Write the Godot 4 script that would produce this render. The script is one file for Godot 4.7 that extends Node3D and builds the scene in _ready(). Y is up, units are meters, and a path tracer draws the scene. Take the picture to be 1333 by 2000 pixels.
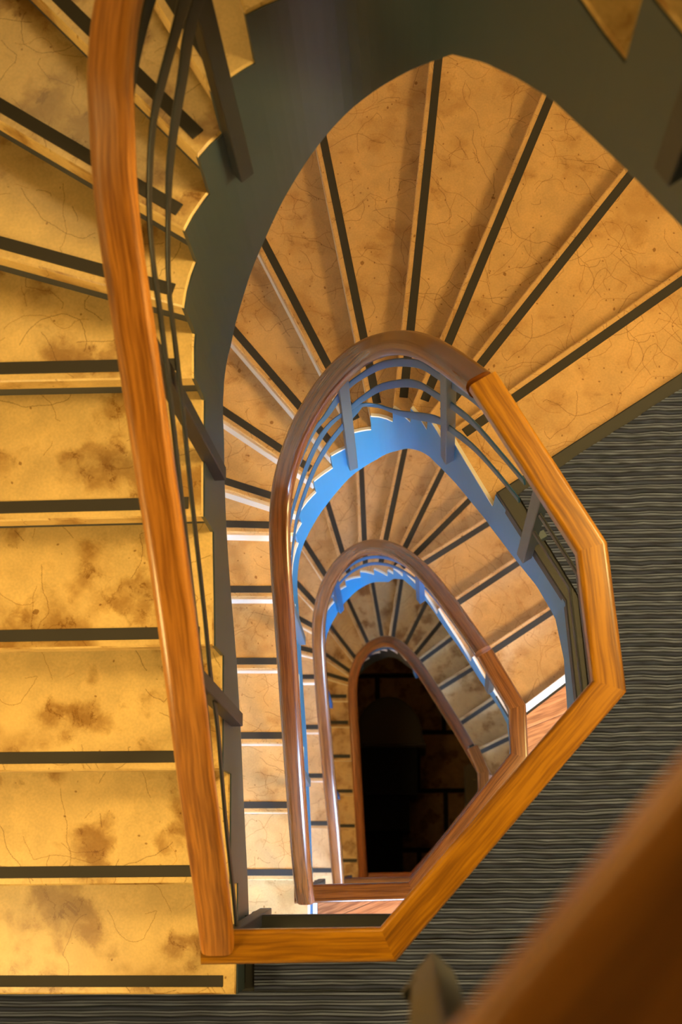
extends Node3D
# A winding stone staircase round an open well, seen from the rail of an upper landing looking down.
# y is up, metres. The carpeted landing in view is y = 0; x runs along the straight left treads, z away from the fan.

const RISE := 0.17
const SLAB := 0.055
const WALL_L := -1.8
const WALL_R := 1.95
const WALL_B := -3.3
const WALL_F := 2.3
# nosing lines of each flight from the top landing down: x, z where the line meets the well, and its direction in degrees
const NOSE_0 := [[0.445, -0.795, 147.5], [0.301, -1.041, 147.5], [0.16, -1.295, 147.5], [0.06, -1.475, 138], [-0.03, -1.57, 120], [-0.16, -1.602, 98], [-0.286, -1.557, 73], [-0.372, -1.495, 60], [-0.42, -1.44, 47.3], [-0.472, -1.353, 33], [-0.497, -1.242, 17.4], [-0.497, -1.131, 0], [-0.494, -0.834, -0.4], [-0.486, -0.541, -0.2], [-0.484, -0.246, 0.1], [-0.483, 0.04, -0.1], [-0.482, 0.331, 0.2]]
const NOSE_1 := [[0.27, -1.095, 147.5], [0.135, -1.338, 145.2], [0.075, -1.45, 128.4], [0.02, -1.53, 112.8], [-0.045, -1.583, 96.6], [-0.129, -1.607, 79.7], [-0.2, -1.595, 64.1], [-0.293, -1.552, 51], [-0.371, -1.496, 35.5], [-0.442, -1.406, 19], [-0.469, -1.358, 2.5], [-0.497, -1.121, 0.9], [-0.494, -0.836, 0.8], [-0.486, -0.531, 0.6], [-0.484, -0.238, 0.5], [-0.483, 0.055, 0.4], [-0.482, 0.346, 0.4]]
const NOSE_2 := [[0.485, -0.705, 147.4], [0.313, -1.02, 147.4], [0.151, -1.296, 147.2], [-0.029, -1.533, 148.4], [-0.082, -1.578, 135.4], [-0.115, -1.604, 116.5], [-0.196, -1.645, 102.5], [-0.279, -1.664, 88.3], [-0.371, -1.641, 74], [-0.453, -1.578, 58.3], [-0.526, -1.474, 48.2], [-0.55, -1.395, 29.5], [-0.561, -1.281, 14.2], [-0.558, -1.15, 0.7], [-0.549, -0.847, 0.6], [-0.532, -0.547, 0.6], [-0.505, -0.248, 0.5], [-0.485, 0.053, 0.4], [-0.482, 0.344, 0.4]]
const NOSE_3 := [[0.49, -0.53, 150], [0.417, -0.789, 155.3], [0.296, -1.003, 147.3], [0.149, -1.273, 149.2], [0.016, -1.496, 144.2], [-0.026, -1.554, 129.9], [-0.094, -1.634, 117.3], [-0.179, -1.68, 99.5], [-0.237, -1.693, 80.9], [-0.329, -1.672, 66.1], [-0.43, -1.6, 52.9], [-0.478, -1.533, 35.7], [-0.488, -1.491, 16.9], [-0.503, -1.385, 0.7], [-0.502, -1.179, 0.7], [-0.492, -0.903, 0.6], [-0.481, -0.614, 0.5], [-0.471, -0.321, 0.5], [-0.463, -0.023, 0.4], [-0.47, 0.268, 0.4]]
const WELL_A := [[-0.482, 0.36], [-0.482, 0.162], [-0.486, -0.53], [-0.494, -0.83], [-0.497, -1.12], [-0.497, -1.245], [-0.475, -1.348], [-0.428, -1.431], [-0.372, -1.495], [-0.286, -1.557], [-0.208, -1.593], [-0.131, -1.607], [-0.07, -1.597], [-0.015, -1.562], [0.044, -1.5], [0.09, -1.42], [0.142, -1.326], [0.277, -1.081], [0.464, -0.762], [0.487, -0.4]]
const WELL_B := [[-0.482, 0.36], [-0.482, 0.1], [-0.505, -0.25], [-0.53, -0.52], [-0.55, -0.865], [-0.562, -1.3], [-0.547, -1.42], [-0.52, -1.49], [-0.477, -1.555], [-0.405, -1.625], [-0.339, -1.656], [-0.272, -1.665], [-0.205, -1.65], [-0.116, -1.604], [-0.045, -1.55], [0.04, -1.46], [0.104, -1.375], [0.193, -1.224], [0.267, -1.104], [0.36, -0.936], [0.488, -0.7], [0.49, -0.42]]
const WELL_C := [[-0.475, 0.36], [-0.46, 0.085], [-0.473, -0.394], [-0.489, -0.83], [-0.507, -1.3], [-0.5, -1.44], [-0.478, -1.535], [-0.421, -1.612], [-0.338, -1.67], [-0.248, -1.695], [-0.156, -1.675], [-0.088, -1.63], [-0.022, -1.55], [0.048, -1.451], [0.103, -1.359], [0.215, -1.147], [0.361, -0.888], [0.49, -0.66], [0.49, -0.42]]
const RAIL_0 := [[-0.442, 0.924, 0.171], [-0.442, 0.991, 0.101], [-0.442, 1.058, 0.032], [-0.444, 1.126, -0.038], [-0.445, 1.194, -0.106], [-0.447, 1.261, -0.176], [-0.448, 1.327, -0.246], [-0.449, 1.391, -0.319], [-0.452, 1.45, -0.395], [-0.456, 1.506, -0.474], [-0.462, 1.556, -0.556], [-0.469, 1.605, -0.639], [-0.477, 1.653, -0.723], [-0.484, 1.702, -0.806], [-0.492, 1.75, -0.89], [-0.499, 1.799, -0.973], [-0.506, 1.852, -1.053], [-0.509, 1.913, -1.125], [-0.506, 1.983, -1.19], [-0.497, 2.058, -1.249], [-0.486, 2.135, -1.305], [-0.462, 2.212, -1.372], [-0.418, 2.305, -1.442], [-0.355, 2.42, -1.503], [-0.27, 2.57, -1.552], [-0.152, 2.776, -1.579], [-0.09, 2.939, -1.555], [-0.036, 3.102, -1.509], [0.012, 3.263, -1.447], [0.064, 3.415, -1.372], [0.125, 3.557, -1.283], [0.194, 3.69, -1.187]]
const RAIL_1 := [[-0.446, -1.93, 0.125], [-0.446, -1.75, 0.02], [-0.446, -1.542, -0.16], [-0.448, -1.344, -0.387], [-0.451, -1.196, -0.587], [-0.454, -1.076, -0.767], [-0.457, -0.958, -0.93], [-0.459, -0.866, -1.066], [-0.458, -0.807, -1.179], [-0.451, -0.769, -1.267], [-0.434, -0.711, -1.337], [-0.404, -0.614, -1.394], [-0.365, -0.493, -1.443], [-0.318, -0.376, -1.486], [-0.267, -0.268, -1.522], [-0.217, -0.172, -1.546], [-0.167, -0.087, -1.561], [-0.119, -0.009, -1.564], [-0.071, 0.082, -1.549], [-0.021, 0.214, -1.509], [0.029, 0.37, -1.447], [0.076, 0.532, -1.368], [0.131, 0.696, -1.269], [0.189, 0.85, -1.163]]
const RAIL_2 := [[-0.466, -5.123, 0.1], [-0.47, -4.987, -0.044], [-0.475, -4.853, -0.191], [-0.482, -4.726, -0.344], [-0.492, -4.61, -0.504], [-0.501, -4.502, -0.67], [-0.509, -4.392, -0.835], [-0.515, -4.272, -0.992], [-0.518, -4.142, -1.141], [-0.516, -4, -1.277], [-0.498, -3.845, -1.392], [-0.456, -3.682, -1.489], [-0.389, -3.518, -1.567], [-0.306, -3.351, -1.612], [-0.223, -3.177, -1.614], [-0.144, -3.001, -1.581], [-0.066, -2.83, -1.522], [0.014, -2.672, -1.439], [0.095, -2.532, -1.329], [0.174, -2.408, -1.198], [0.251, -2.29, -1.059], [0.326, -2.171, -0.919]]
const RAIL_3 := [[-0.427, -8.583, 0.084], [-0.429, -8.426, -0.079], [-0.433, -8.272, -0.245], [-0.437, -8.127, -0.418], [-0.442, -7.994, -0.6], [-0.447, -7.87, -0.79], [-0.452, -7.746, -0.979], [-0.458, -7.615, -1.16], [-0.459, -7.461, -1.316], [-0.446, -7.278, -1.436], [-0.408, -7.08, -1.527], [-0.34, -6.881, -1.596], [-0.252, -6.683, -1.631], [-0.165, -6.483, -1.619], [-0.084, -6.286, -1.56], [-0.005, -6.105, -1.461], [0.079, -5.949, -1.327], [0.167, -5.815, -1.17], [0.255, -5.686, -1.007], [0.338, -5.55, -0.847], [0.413, -5.404, -0.691], [0.483, -5.253, -0.538]]
# lower edge of the wall strings: distance along the well curve, height
const LOW_0 := [[0.0, -0.16], [0.23, -0.11], [0.33, -0.075], [0.53, 0.026], [0.76, 0.123], [0.94, 0.226], [1.08, 0.316], [1.26, 0.41], [1.39, 0.455], [1.49, 0.465], [1.61, 0.50], [1.73, 0.585], [1.83, 0.745], [1.93, 0.93], [1.99, 1.05], [2.12, 1.29], [2.22, 1.47], [2.34, 1.70], [2.48, 1.955], [2.58, 2.075], [2.68, 2.173], [2.77, 2.248], [2.86, 2.292], [2.97, 2.327], [3.1, 2.357], [3.6, 2.36]]
const LOW_1 := [[0.0, -3.05], [0.23, -3.0], [0.53, -2.85], [0.94, -2.62], [1.26, -2.42], [1.46, -2.28], [1.63, -2.15], [1.74, -2.03], [1.85, -1.94], [1.93, -1.834], [2.0, -1.729], [2.07, -1.613], [2.11, -1.56], [2.17, -1.462], [2.26, -1.239], [2.32, -1.071], [2.38, -0.942], [2.45, -0.799], [2.54, -0.689], [2.63, -0.586], [2.71, -0.52], [2.82, -0.435], [2.99, -0.40], [3.2, -0.33], [3.6, -0.30]]
# depth of the string under the nosing line for the two lower flights: tread number, depth
const DEPTH_2 := [[0.0, 0.36], [1.0, 0.3], [2.0, 0.25], [3.0, 0.26], [6.2, 0.42], [8.0, 0.58], [9.3, 0.6], [11.0, 0.52], [19.0, 0.45]]
const DEPTH_3 := [[0.0, 0.36], [1.0, 0.3], [3.0, 0.35], [6.2, 0.5], [8.0, 0.6], [11.0, 0.52], [20.0, 0.45]]
# infill bars of the two upper flights: distance along the well curve, height of the bar's middle
const BAR_0A := [[0.2, 0.62], [0.48, 0.87], [0.68, 1.03], [0.91, 1.26], [1.13, 1.44], [1.27, 1.56], [1.39, 1.68], [1.46, 1.768], [1.56, 1.819], [1.69, 1.889], [1.77, 1.958], [1.88, 2.1], [2.04, 2.48], [2.24, 2.7], [2.4, 2.98], [2.6, 3.33], [2.73, 3.47]]
const BAR_0B := [[0.2, 0.44], [0.31, 0.53], [0.48, 0.695], [0.68, 0.85], [0.78, 0.974], [0.91, 1.082], [1.13, 1.265], [1.27, 1.375], [1.39, 1.49], [1.49, 1.591], [1.63, 1.635], [1.72, 1.736], [1.81, 1.879], [1.9, 2.05], [2.08, 2.25], [2.23, 2.48], [2.42, 2.76], [2.61, 3.15], [2.73, 3.29]]
const BAR_1A := [[0.3, -2.14], [0.5, -1.9], [0.9, -1.64], [1.25, -1.4], [1.5, -1.25], [1.7, -1.02], [1.9, -0.72], [2.0, -0.58], [2.08, -0.408], [2.16, -0.295], [2.24, -0.168], [2.33, -0.004], [2.43, 0.189], [2.53, 0.345], [2.61, 0.464], [2.7, 0.60], [2.8, 0.70], [2.96, 0.77]]
const BAR_1B := [[0.3, -2.3], [0.5, -2.08], [0.9, -1.86], [1.25, -1.64], [1.5, -1.46], [1.67, -1.3], [1.79, -1.13], [1.9, -0.9], [1.99, -0.72], [2.08, -0.645], [2.15, -0.542], [2.23, -0.408], [2.33, -0.208], [2.43, -0.004], [2.54, 0.175], [2.62, 0.297], [2.73, 0.44], [2.85, 0.53], [2.96, 0.57]]
const BAR_1C := [[0.3, -2.48], [0.5, -2.28], [0.9, -2.05], [1.25, -1.84], [1.5, -1.66], [1.69, -1.476], [1.78, -1.331], [1.89, -1.107], [1.98, -0.926], [2.08, -0.747], [2.11, -0.67], [2.14, -0.622], [2.21, -0.631], [2.26, -0.621], [2.32, -0.557], [2.39, -0.426], [2.54, -0.057], [2.62, 0.069], [2.74, 0.24], [2.86, 0.34], [2.96, 0.37]]

var rng := RandomNumberGenerator.new()
var taken := {}
var mats := {}


func _ready() -> void:
	rng.seed = 20417
	camera_and_light()
	materials()
	shell()
	var flights := [
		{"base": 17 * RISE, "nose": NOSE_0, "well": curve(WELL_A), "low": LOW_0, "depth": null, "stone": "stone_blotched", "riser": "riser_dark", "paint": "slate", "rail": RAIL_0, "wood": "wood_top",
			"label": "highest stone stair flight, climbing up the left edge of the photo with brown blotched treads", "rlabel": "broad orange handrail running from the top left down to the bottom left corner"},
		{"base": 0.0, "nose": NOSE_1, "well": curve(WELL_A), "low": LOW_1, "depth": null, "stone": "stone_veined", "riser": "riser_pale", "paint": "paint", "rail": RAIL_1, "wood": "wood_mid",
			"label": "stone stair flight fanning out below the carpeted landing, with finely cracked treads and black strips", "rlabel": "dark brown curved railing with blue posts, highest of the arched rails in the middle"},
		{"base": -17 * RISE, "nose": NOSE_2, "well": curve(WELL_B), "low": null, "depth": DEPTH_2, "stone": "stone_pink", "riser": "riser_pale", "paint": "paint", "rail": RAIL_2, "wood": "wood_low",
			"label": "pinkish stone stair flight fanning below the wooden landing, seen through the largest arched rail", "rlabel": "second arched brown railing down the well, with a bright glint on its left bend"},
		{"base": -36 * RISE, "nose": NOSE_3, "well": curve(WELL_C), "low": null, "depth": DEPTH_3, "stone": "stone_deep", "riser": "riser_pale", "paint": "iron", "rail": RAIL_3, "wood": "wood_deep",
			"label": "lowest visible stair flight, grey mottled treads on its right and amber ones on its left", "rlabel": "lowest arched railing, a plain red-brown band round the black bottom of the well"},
	]
	landings()
	for i in 4:
		flight(i, flights[i])
	for i in 4:
		stair_railing(i, flights[i])
	landing_railings()
	well_bottom()
	lamps()


# ---------------------------------------------------------------- camera and light
func camera_and_light() -> void:
	var cam := Camera3D.new()
	cam.name = "camera"
	var right := Vector3(0.99885375, -0.04735636, 0.00696884)
	var down := Vector3(-0.01779284, -0.23217966, 0.97251017)
	var ahead := Vector3(-0.04443652, -0.97151942, -0.23275613)
	cam.transform = Transform3D(Basis(right, -down, -ahead), Vector3(0, 4.34838, 0))
	cam.near = 0.05
	cam.far = 60.0
	var lens := CameraAttributesPhysical.new()
	lens.frustum_focal_length = 34.8
	lens.frustum_focus_distance = 4.7
	lens.frustum_near = 0.05
	lens.frustum_far = 60.0
	lens.exposure_aperture = 3.2
	cam.attributes = lens
	cam.fov = 38.05
	add_child(cam)
	var env := Environment.new()
	env.background_mode = Environment.BG_SKY
	var sky := Sky.new()
	var sm := ProceduralSkyMaterial.new()
	sm.sky_top_color = Color(0.66, 0.80, 1.0)
	sm.sky_horizon_color = Color(0.84, 0.92, 1.0)
	sm.ground_bottom_color = Color(0.30, 0.36, 0.44)
	sm.ground_horizon_color = Color(0.60, 0.72, 0.88)
	sm.sky_energy_multiplier = 6.5
	sm.ground_energy_multiplier = 6.5
	sky.sky_material = sm
	env.sky = sky
	env.tonemap_mode = Environment.TONE_MAPPER_LINEAR
	env.tonemap_exposure = 1.0
	env.sdfgi_enabled = true
	env.ssao_enabled = true
	env.ssil_enabled = true
	var we := WorldEnvironment.new()
	we.name = "environment"
	we.environment = env
	add_child(we)


const WARM := Color(1.0, 0.845, 0.53)

func lamps() -> void:
	lamp(Vector3(-1.5, 1.75, 0.40), 1.6, "round glowing wall lamp above the foot of the highest stair flight")
	lamp(Vector3(1.3, 2.48, -1.1), 4.3, "round glowing ceiling lamp above the striped carpet", 17 * RISE - 0.1)
	lamp(Vector3(-1.4, 4.1, -2.95), 1.2, "round glowing lamp on a long stem in the far corner above the highest stair flight", 5.75)
	lamp(Vector3(1.05, -0.42, -0.3), 5.0, "round glowing ceiling lamp above the wooden landing", -0.07)
	lamp(Vector3(-1.2, -3.4, 0.7), 2.0, "round glowing ceiling lamp above the foot of the pinkish flight", -17 * RISE - 0.07)
	lamp(Vector3(-1.2, -6.5, 0.6), 2.4, "round glowing ceiling lamp above the foot of the lowest flight", -36 * RISE - 0.07)


func lamp(at: Vector3, energy: float, label: String, ceiling := 0.0) -> void:
	var t := thing("ceiling_lamp", label, "lamp", at, "" if label.contains("wall") or label.contains("stem") else "ceiling lamps of the stairwell")
	var m := StandardMaterial3D.new()
	m.albedo_color = Color(0.95, 0.9, 0.8)
	m.emission_enabled = true
	m.emission = Color(1.0, 0.8, 0.5)
	m.emission_energy_multiplier = 2.0
	var globe := SphereMesh.new()
	globe.radius = 0.11
	globe.height = 0.2
	part("globe", globe, m, t)
	if label.contains("wall lamp"):
		var st := begin()
		box(st, Transform3D(Basis(), Vector3(-0.165, 0, 0)), Vector3(0.15, 0.025, 0.025), 0.004)
		box(st, Transform3D(Basis(), Vector3(-0.24, 0, 0)), Vector3(0.02, 0.14, 0.09), 0.006)
		part("wall_arm", st.commit(), mats.metal, t)
	else:
		var drop := maxf(ceiling - at.y - 0.1, 0.04)
		var stem := CylinderMesh.new()
		stem.top_radius = 0.012
		stem.bottom_radius = 0.012
		stem.height = drop
		part("stem", stem, mats.metal, t).position.y = 0.095 + drop / 2.0
		var rose := CylinderMesh.new()
		rose.top_radius = 0.07
		rose.bottom_radius = 0.05
		rose.height = 0.03
		part("ceiling_rose", rose, mats.metal, t).position.y = 0.08 + drop
	var l := OmniLight3D.new()
	l.name = "light"
	l.light_color = WARM
	l.light_energy = energy
	l.omni_range = 12.0
	l.omni_attenuation = 2.0
	l.light_size = 0.24
	l.shadow_enabled = true
	t.add_child(l)


# ---------------------------------------------------------------- node helpers
func numbered(called: String) -> String:
	var n: int = taken.get(called, 0)
	taken[called] = n + 1
	return called if n == 0 else "%s_%03d" % [called, n]


func thing(called: String, label: String, category: String, at := Vector3.ZERO, group := "") -> Node3D:
	var o := Node3D.new()
	o.name = numbered(called)
	add_child(o)
	o.position = at
	tag(o, label, category, group)
	return o


func tag(o: Node3D, label: String, category: String, group := "", kind := "") -> void:
	o.set_meta("label", label)
	o.set_meta("category", category)
	if group: o.set_meta("group", group)
	if kind: o.set_meta("kind", kind)


func part(called: String, mesh: Mesh, m: Material, parent: Node3D) -> MeshInstance3D:
	var o := MeshInstance3D.new()
	o.name = called if parent != self else numbered(called)
	o.mesh = mesh
	o.material_override = m
	parent.add_child(o, true)
	return o


func struct(called: String, mesh: Mesh, m: Material, label := "", category := "") -> MeshInstance3D:
	var o := part(called, mesh, m, self)
	o.set_meta("kind", "structure")
	if label: o.set_meta("label", label)
	if category: o.set_meta("category", category)
	return o


# ---------------------------------------------------------------- mesh helpers
func begin() -> SurfaceTool:
	var st := SurfaceTool.new()
	st.begin(Mesh.PRIMITIVE_TRIANGLES)
	return st


# one flat polygon (fan), turned so that it faces the hint
func face(st: SurfaceTool, pts: Array, hint: Vector3, uvs: Array) -> void:
	var n: Vector3 = (pts[2] - pts[0]).cross(pts[1] - pts[0])
	if n.length_squared() < 1e-14 and pts.size() > 3:
		n = (pts[3] - pts[0]).cross(pts[2] - pts[0])
	if n.length_squared() < 1e-14:
		return
	n = n.normalized()
	var flip := n.dot(hint) < 0.0
	if flip: n = -n
	for i in range(1, pts.size() - 1):
		var o := [0, i + 1, i] if flip else [0, i, i + 1]
		for k: int in o:
			st.set_normal(n)
			st.set_uv(uvs[k])
			st.add_vertex(pts[k])


func box(st: SurfaceTool, frame: Transform3D, size: Vector3, bevel := 0.0) -> void:
	var h := size / 2.0
	var b := minf(bevel, minf(h.x, minf(h.y, h.z)) * 0.9)
	var axes := [Vector3(1, 0, 0), Vector3(0, 1, 0), Vector3(0, 0, 1)]
	for a in 3:
		for s: float in [-1.0, 1.0]:
			var n: Vector3 = axes[a] * s
			var u: Vector3 = axes[(a + 1) % 3]
			var v: Vector3 = axes[(a + 2) % 3]
			var c: Vector3 = n * h[a]
			var hu := h[(a + 1) % 3] - b
			var hv := h[(a + 2) % 3] - b
			var q := [c - u * hu - v * hv, c + u * hu - v * hv, c + u * hu + v * hv, c - u * hu + v * hv]
			var w := []
			for p: Vector3 in q: w.append(frame * p)
			face(st, w, frame.basis * n, [Vector2(-hu, -hv), Vector2(hu, -hv), Vector2(hu, hv), Vector2(-hu, hv)])
	if b <= 0.0: return
	for a in 3:                                          # chamfered edges along axis a
		var b1 := (a + 1) % 3
		var b2 := (a + 2) % 3
		for s1: float in [-1.0, 1.0]:
			for s2: float in [-1.0, 1.0]:
				var e: Vector3 = axes[a] * (h[a] - b)
				var p1: Vector3 = axes[b1] * s1 * h[b1] + axes[b2] * s2 * (h[b2] - b)
				var p2: Vector3 = axes[b1] * s1 * (h[b1] - b) + axes[b2] * s2 * h[b2]
				face(st, [frame * (p1 - e), frame * (p1 + e), frame * (p2 + e), frame * (p2 - e)], frame.basis * (axes[b1] * s1 + axes[b2] * s2), [Vector2(0, 0), Vector2(2 * h[a], 0), Vector2(2 * h[a], b), Vector2(0, b)])
	for sx: float in [-1.0, 1.0]:
		for sy: float in [-1.0, 1.0]:
			for sz: float in [-1.0, 1.0]:
				var s := Vector3(sx, sy, sz)
				var t := []
				for a in 3:
					var d := h - Vector3(b, b, b)
					d[a] = h[a]
					t.append(frame * (d * s))
				face(st, t, frame.basis * s, [Vector2.ZERO, Vector2(b, 0), Vector2(0, b)])


# a flat plate with a chamfered top edge: poly in (x, z); the texture is laid in the plate's own plane
func plate(st: SurfaceTool, poly: PackedVector2Array, y0: float, y1: float, bevel: float, lay: Transform2D) -> void:
	if not Geometry2D.is_polygon_clockwise(poly):
		poly.reverse()
	var n := poly.size()
	var inner := PackedVector2Array()
	for i in n:
		var a := (poly[i] - poly[(i + n - 1) % n]).normalized()
		var b := (poly[(i + 1) % n] - poly[i]).normalized()
		var na := Vector2(a.y, -a.x)
		var nb := Vector2(b.y, -b.x)
		var m := na + nb
		m = m / maxf(m.dot(na), 0.35)
		inner.append(poly[i] + m * bevel)
	if not Geometry2D.is_point_in_polygon((inner[0] + inner[1]) / 2.0, poly):
		for i in n: inner[i] = poly[i] * 2.0 - inner[i]
	var ids := Geometry2D.triangulate_polygon(inner)
	for k in range(0, ids.size(), 3):
		var p := []
		var uv := []
		for j in 3:
			var c := inner[ids[k + j]]
			p.append(Vector3(c.x, y1, c.y))
			uv.append(lay * c)
		face(st, p, Vector3.UP, uv)
	ids = Geometry2D.triangulate_polygon(poly)
	for k in range(0, ids.size(), 3):
		var p := []
		var uv := []
		for j in 3:
			var c := poly[ids[k + j]]
			p.append(Vector3(c.x, y0, c.y))
			uv.append(lay * c)
		face(st, p, Vector3.DOWN, uv)
	var run := 0.0
	for i in n:
		var a := poly[i]
		var b := poly[(i + 1) % n]
		var ia := inner[i]
		var ib := inner[(i + 1) % n]
		var mid := (a + b) / 2.0 - (ia + ib) / 2.0
		var out := Vector3(mid.x, 0, mid.y)
		if bevel <= 0.0:
			var e := b - a
			out = Vector3(e.y, 0, -e.x)
			if Geometry2D.is_point_in_polygon((a + b) / 2.0 + Vector2(e.y, -e.x).normalized() * 0.002, poly): out = -out
		var l := a.distance_to(b)
		var o := lay.origin
		var u := [o + Vector2(run, 0), o + Vector2(run + l, 0), o + Vector2(run + l, 0.05), o + Vector2(run, 0.05)]
		face(st, [Vector3(a.x, y0, a.y), Vector3(b.x, y0, b.y), Vector3(b.x, y1 - bevel, b.y), Vector3(a.x, y1 - bevel, a.y)], out, u)
		if bevel > 0.0:
			face(st, [Vector3(a.x, y1 - bevel, a.y), Vector3(b.x, y1 - bevel, b.y), Vector3(ib.x, y1, ib.y), Vector3(ia.x, y1, ia.y)], out.normalized() + Vector3.UP, [u[0], u[1], u[1], u[0]])
		run += l


# a rounded profile swept along a path; sides (in plan) are mitred; smooth across the profile and along the path
func sweep(path: Array, profile: Array, side: Array, uv_shift := Vector2.ZERO) -> ArrayMesh:
	var st := begin()
	var n := path.size()
	var m := profile.size()
	var rings := []
	var norms := []
	var runs := []
	var run := 0.0
	for i in n:
		var t: Vector3 = (path[mini(i + 1, n - 1)] - path[maxi(i - 1, 0)]).normalized()
		var s2: Vector2 = side[i]
		var s := Vector3(s2.x, 0, s2.y)
		var up := s.normalized().cross(t).normalized()
		if up.y < 0: up = -up
		if i > 0: run += (path[i] - path[i - 1]).length()
		runs.append(run)
		var ring := []
		var norm := []
		for k in m:
			var p: Vector2 = profile[k]
			ring.append(path[i] + s * p.x + up * p.y)
			var e: Vector2 = (profile[(k + 1) % m] - profile[(k + m - 1) % m])
			var pn := Vector2(e.y, -e.x).normalized()
			if pn.dot(p) < 0: pn = -pn
			norm.append((s.normalized() * pn.x + up * pn.y).normalized())
		rings.append(ring)
		norms.append(norm)
	var girth := [0.0]
	for k in m: girth.append(girth[k] + profile[k].distance_to(profile[(k + 1) % m]))
	for i in n - 1:
		for k in m:
			var k2 := (k + 1) % m
			var quad := [[i, k], [i + 1, k], [i + 1, k2], [i, k2]]
			var fn: Vector3 = (rings[i + 1][k2] - rings[i][k]).cross(rings[i + 1][k] - rings[i][k])
			var order := [0, 1, 2, 0, 2, 3] if fn.dot(norms[i][k] + norms[i][k2]) > 0 else [0, 2, 1, 0, 3, 2]
			for o: int in order:
				var c: Array = quad[o]
				st.set_normal(norms[c[0]][c[1]])
				st.set_uv(uv_shift + Vector2(runs[c[0]], girth[k] if c[1] == k else girth[k + 1]))
				st.add_vertex(rings[c[0]][c[1]])
	for i: int in [0, n - 1]:
		var t: Vector3 = path[0] - path[1] if i == 0 else path[n - 1] - path[n - 2]
		var uv := []
		for k in m: uv.append(uv_shift + profile[k])
		face(st, rings[i], t, uv)
	return st.commit()


func rounded(w: float, h: float, r: float, steps := 3) -> Array:
	var out := []
	for c in 4:
		var cx := (w / 2 - r) * (1 if c == 0 or c == 3 else -1)
		var cy := (h / 2 - r) * (1 if c < 2 else -1)
		for s in steps + 1:
			var a := c * PI / 2 + s * PI / 2 / steps
			out.append(Vector2(cx + cos(a) * r, cy + sin(a) * r))
	return out


# unit sides (to the left of the way in plan) of a path, lengthened at bends so that widths hold
func sides(path: Array) -> Array:
	var out := []
	var n := path.size()
	for i in n:
		var a: Vector3 = path[i] - path[maxi(i - 1, 0)]
		var b: Vector3 = path[mini(i + 1, n - 1)] - path[i]
		var a2 := Vector2(a.x, a.z).normalized()
		var b2 := Vector2(b.x, b.z).normalized()
		if i == 0: a2 = b2
		if i == n - 1: b2 = a2
		var na := Vector2(-a2.y, a2.x)
		var nb := Vector2(-b2.y, b2.x)
		var m := (na + nb).normalized()
		out.append(m / maxf(m.dot(na), 0.5))
	return out


# Catmull-Rom through 3D points
func smooth(pts: Array, each := 4) -> Array:
	var out := []
	var n := pts.size()
	for i in n - 1:
		var p0: Vector3 = pts[maxi(i - 1, 0)]
		var p1: Vector3 = pts[i]
		var p2: Vector3 = pts[i + 1]
		var p3: Vector3 = pts[mini(i + 2, n - 1)]
		for s in each:
			out.append(p1.cubic_interpolate(p2, p0, p3, float(s) / each))
	out.append(pts[n - 1])
	return out


func to3(rows: Array) -> Array:
	var out := []
	for r: Array in rows: out.append(Vector3(r[0], r[1], r[2]))
	return out


# ---------------------------------------------------------------- the well curve
func curve(rows: Array) -> Dictionary:
	var pts := []
	for r: Array in rows: pts.append(Vector3(r[0], 0, r[1]))
	var fine := smooth(pts, 3)
	var p := PackedVector2Array()
	var s := PackedFloat32Array()
	for v: Vector3 in fine:
		var c := Vector2(v.x, v.z)
		s.append(0.0 if p.is_empty() else s[s.size() - 1] + p[p.size() - 1].distance_to(c))
		p.append(c)
	return {"p": p, "s": s}


func on(c: Dictionary, s: float, inward := 0.0) -> Vector2:
	var p: PackedVector2Array = c.p
	var a: PackedFloat32Array = c.s
	var i := clampi(a.bsearch(s), 1, a.size() - 1)
	var t := (s - a[i - 1]) / maxf(a[i] - a[i - 1], 1e-6)
	var q := p[i - 1].lerp(p[i], t)
	var i0 := maxi(i - 2, 0)
	var i1 := mini(i + 1, a.size() - 1)
	var d := (p[i1] - p[i0]).normalized()
	return q + Vector2(-d.y, d.x) * inward


func nearest(c: Dictionary, at: Vector2) -> float:
	var best := 1e9
	var out := 0.0
	var p: PackedVector2Array = c.p
	for i in p.size() - 1:
		var q := Geometry2D.get_closest_point_to_segment(at, p[i], p[i + 1])
		var d := q.distance_to(at)
		if d < best:
			best = d
			out = c.s[i] + p[i].distance_to(q)
	return out


func table(rows: Array, x: float) -> float:
	if x <= rows[0][0]: return rows[0][1]
	for i in range(1, rows.size()):
		if x <= rows[i][0]:
			return lerpf(rows[i - 1][1], rows[i][1], (x - rows[i - 1][0]) / (rows[i][0] - rows[i - 1][0]))
	return rows[rows.size() - 1][1]


# where a line from the well outwards meets the outer walls, and how far round (right side, back, left side)
func to_wall(p: Vector2, d: Vector2) -> Vector2:
	var best := 1e9
	if d.x < -1e-6: best = minf(best, (WALL_L - p.x) / d.x)
	if d.x > 1e-6: best = minf(best, (WALL_R - p.x) / d.x)
	if d.y < -1e-6: best = minf(best, (WALL_B - p.y) / d.y)
	if d.y > 1e-6: best = minf(best, (WALL_F - p.y) / d.y)
	return p + d * best


func round_wall(w: Vector2) -> float:
	if absf(w.x - WALL_R) < 1e-3: return WALL_F - w.y
	if absf(w.y - WALL_B) < 1e-3: return (WALL_F - WALL_B) + (WALL_R - w.x)
	return (WALL_F - WALL_B) + (WALL_R - WALL_L) + (w.y - WALL_B)


func outward(row: Array) -> Vector2:
	return -Vector2(cos(deg_to_rad(row[2])), sin(deg_to_rad(row[2])))


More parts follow.
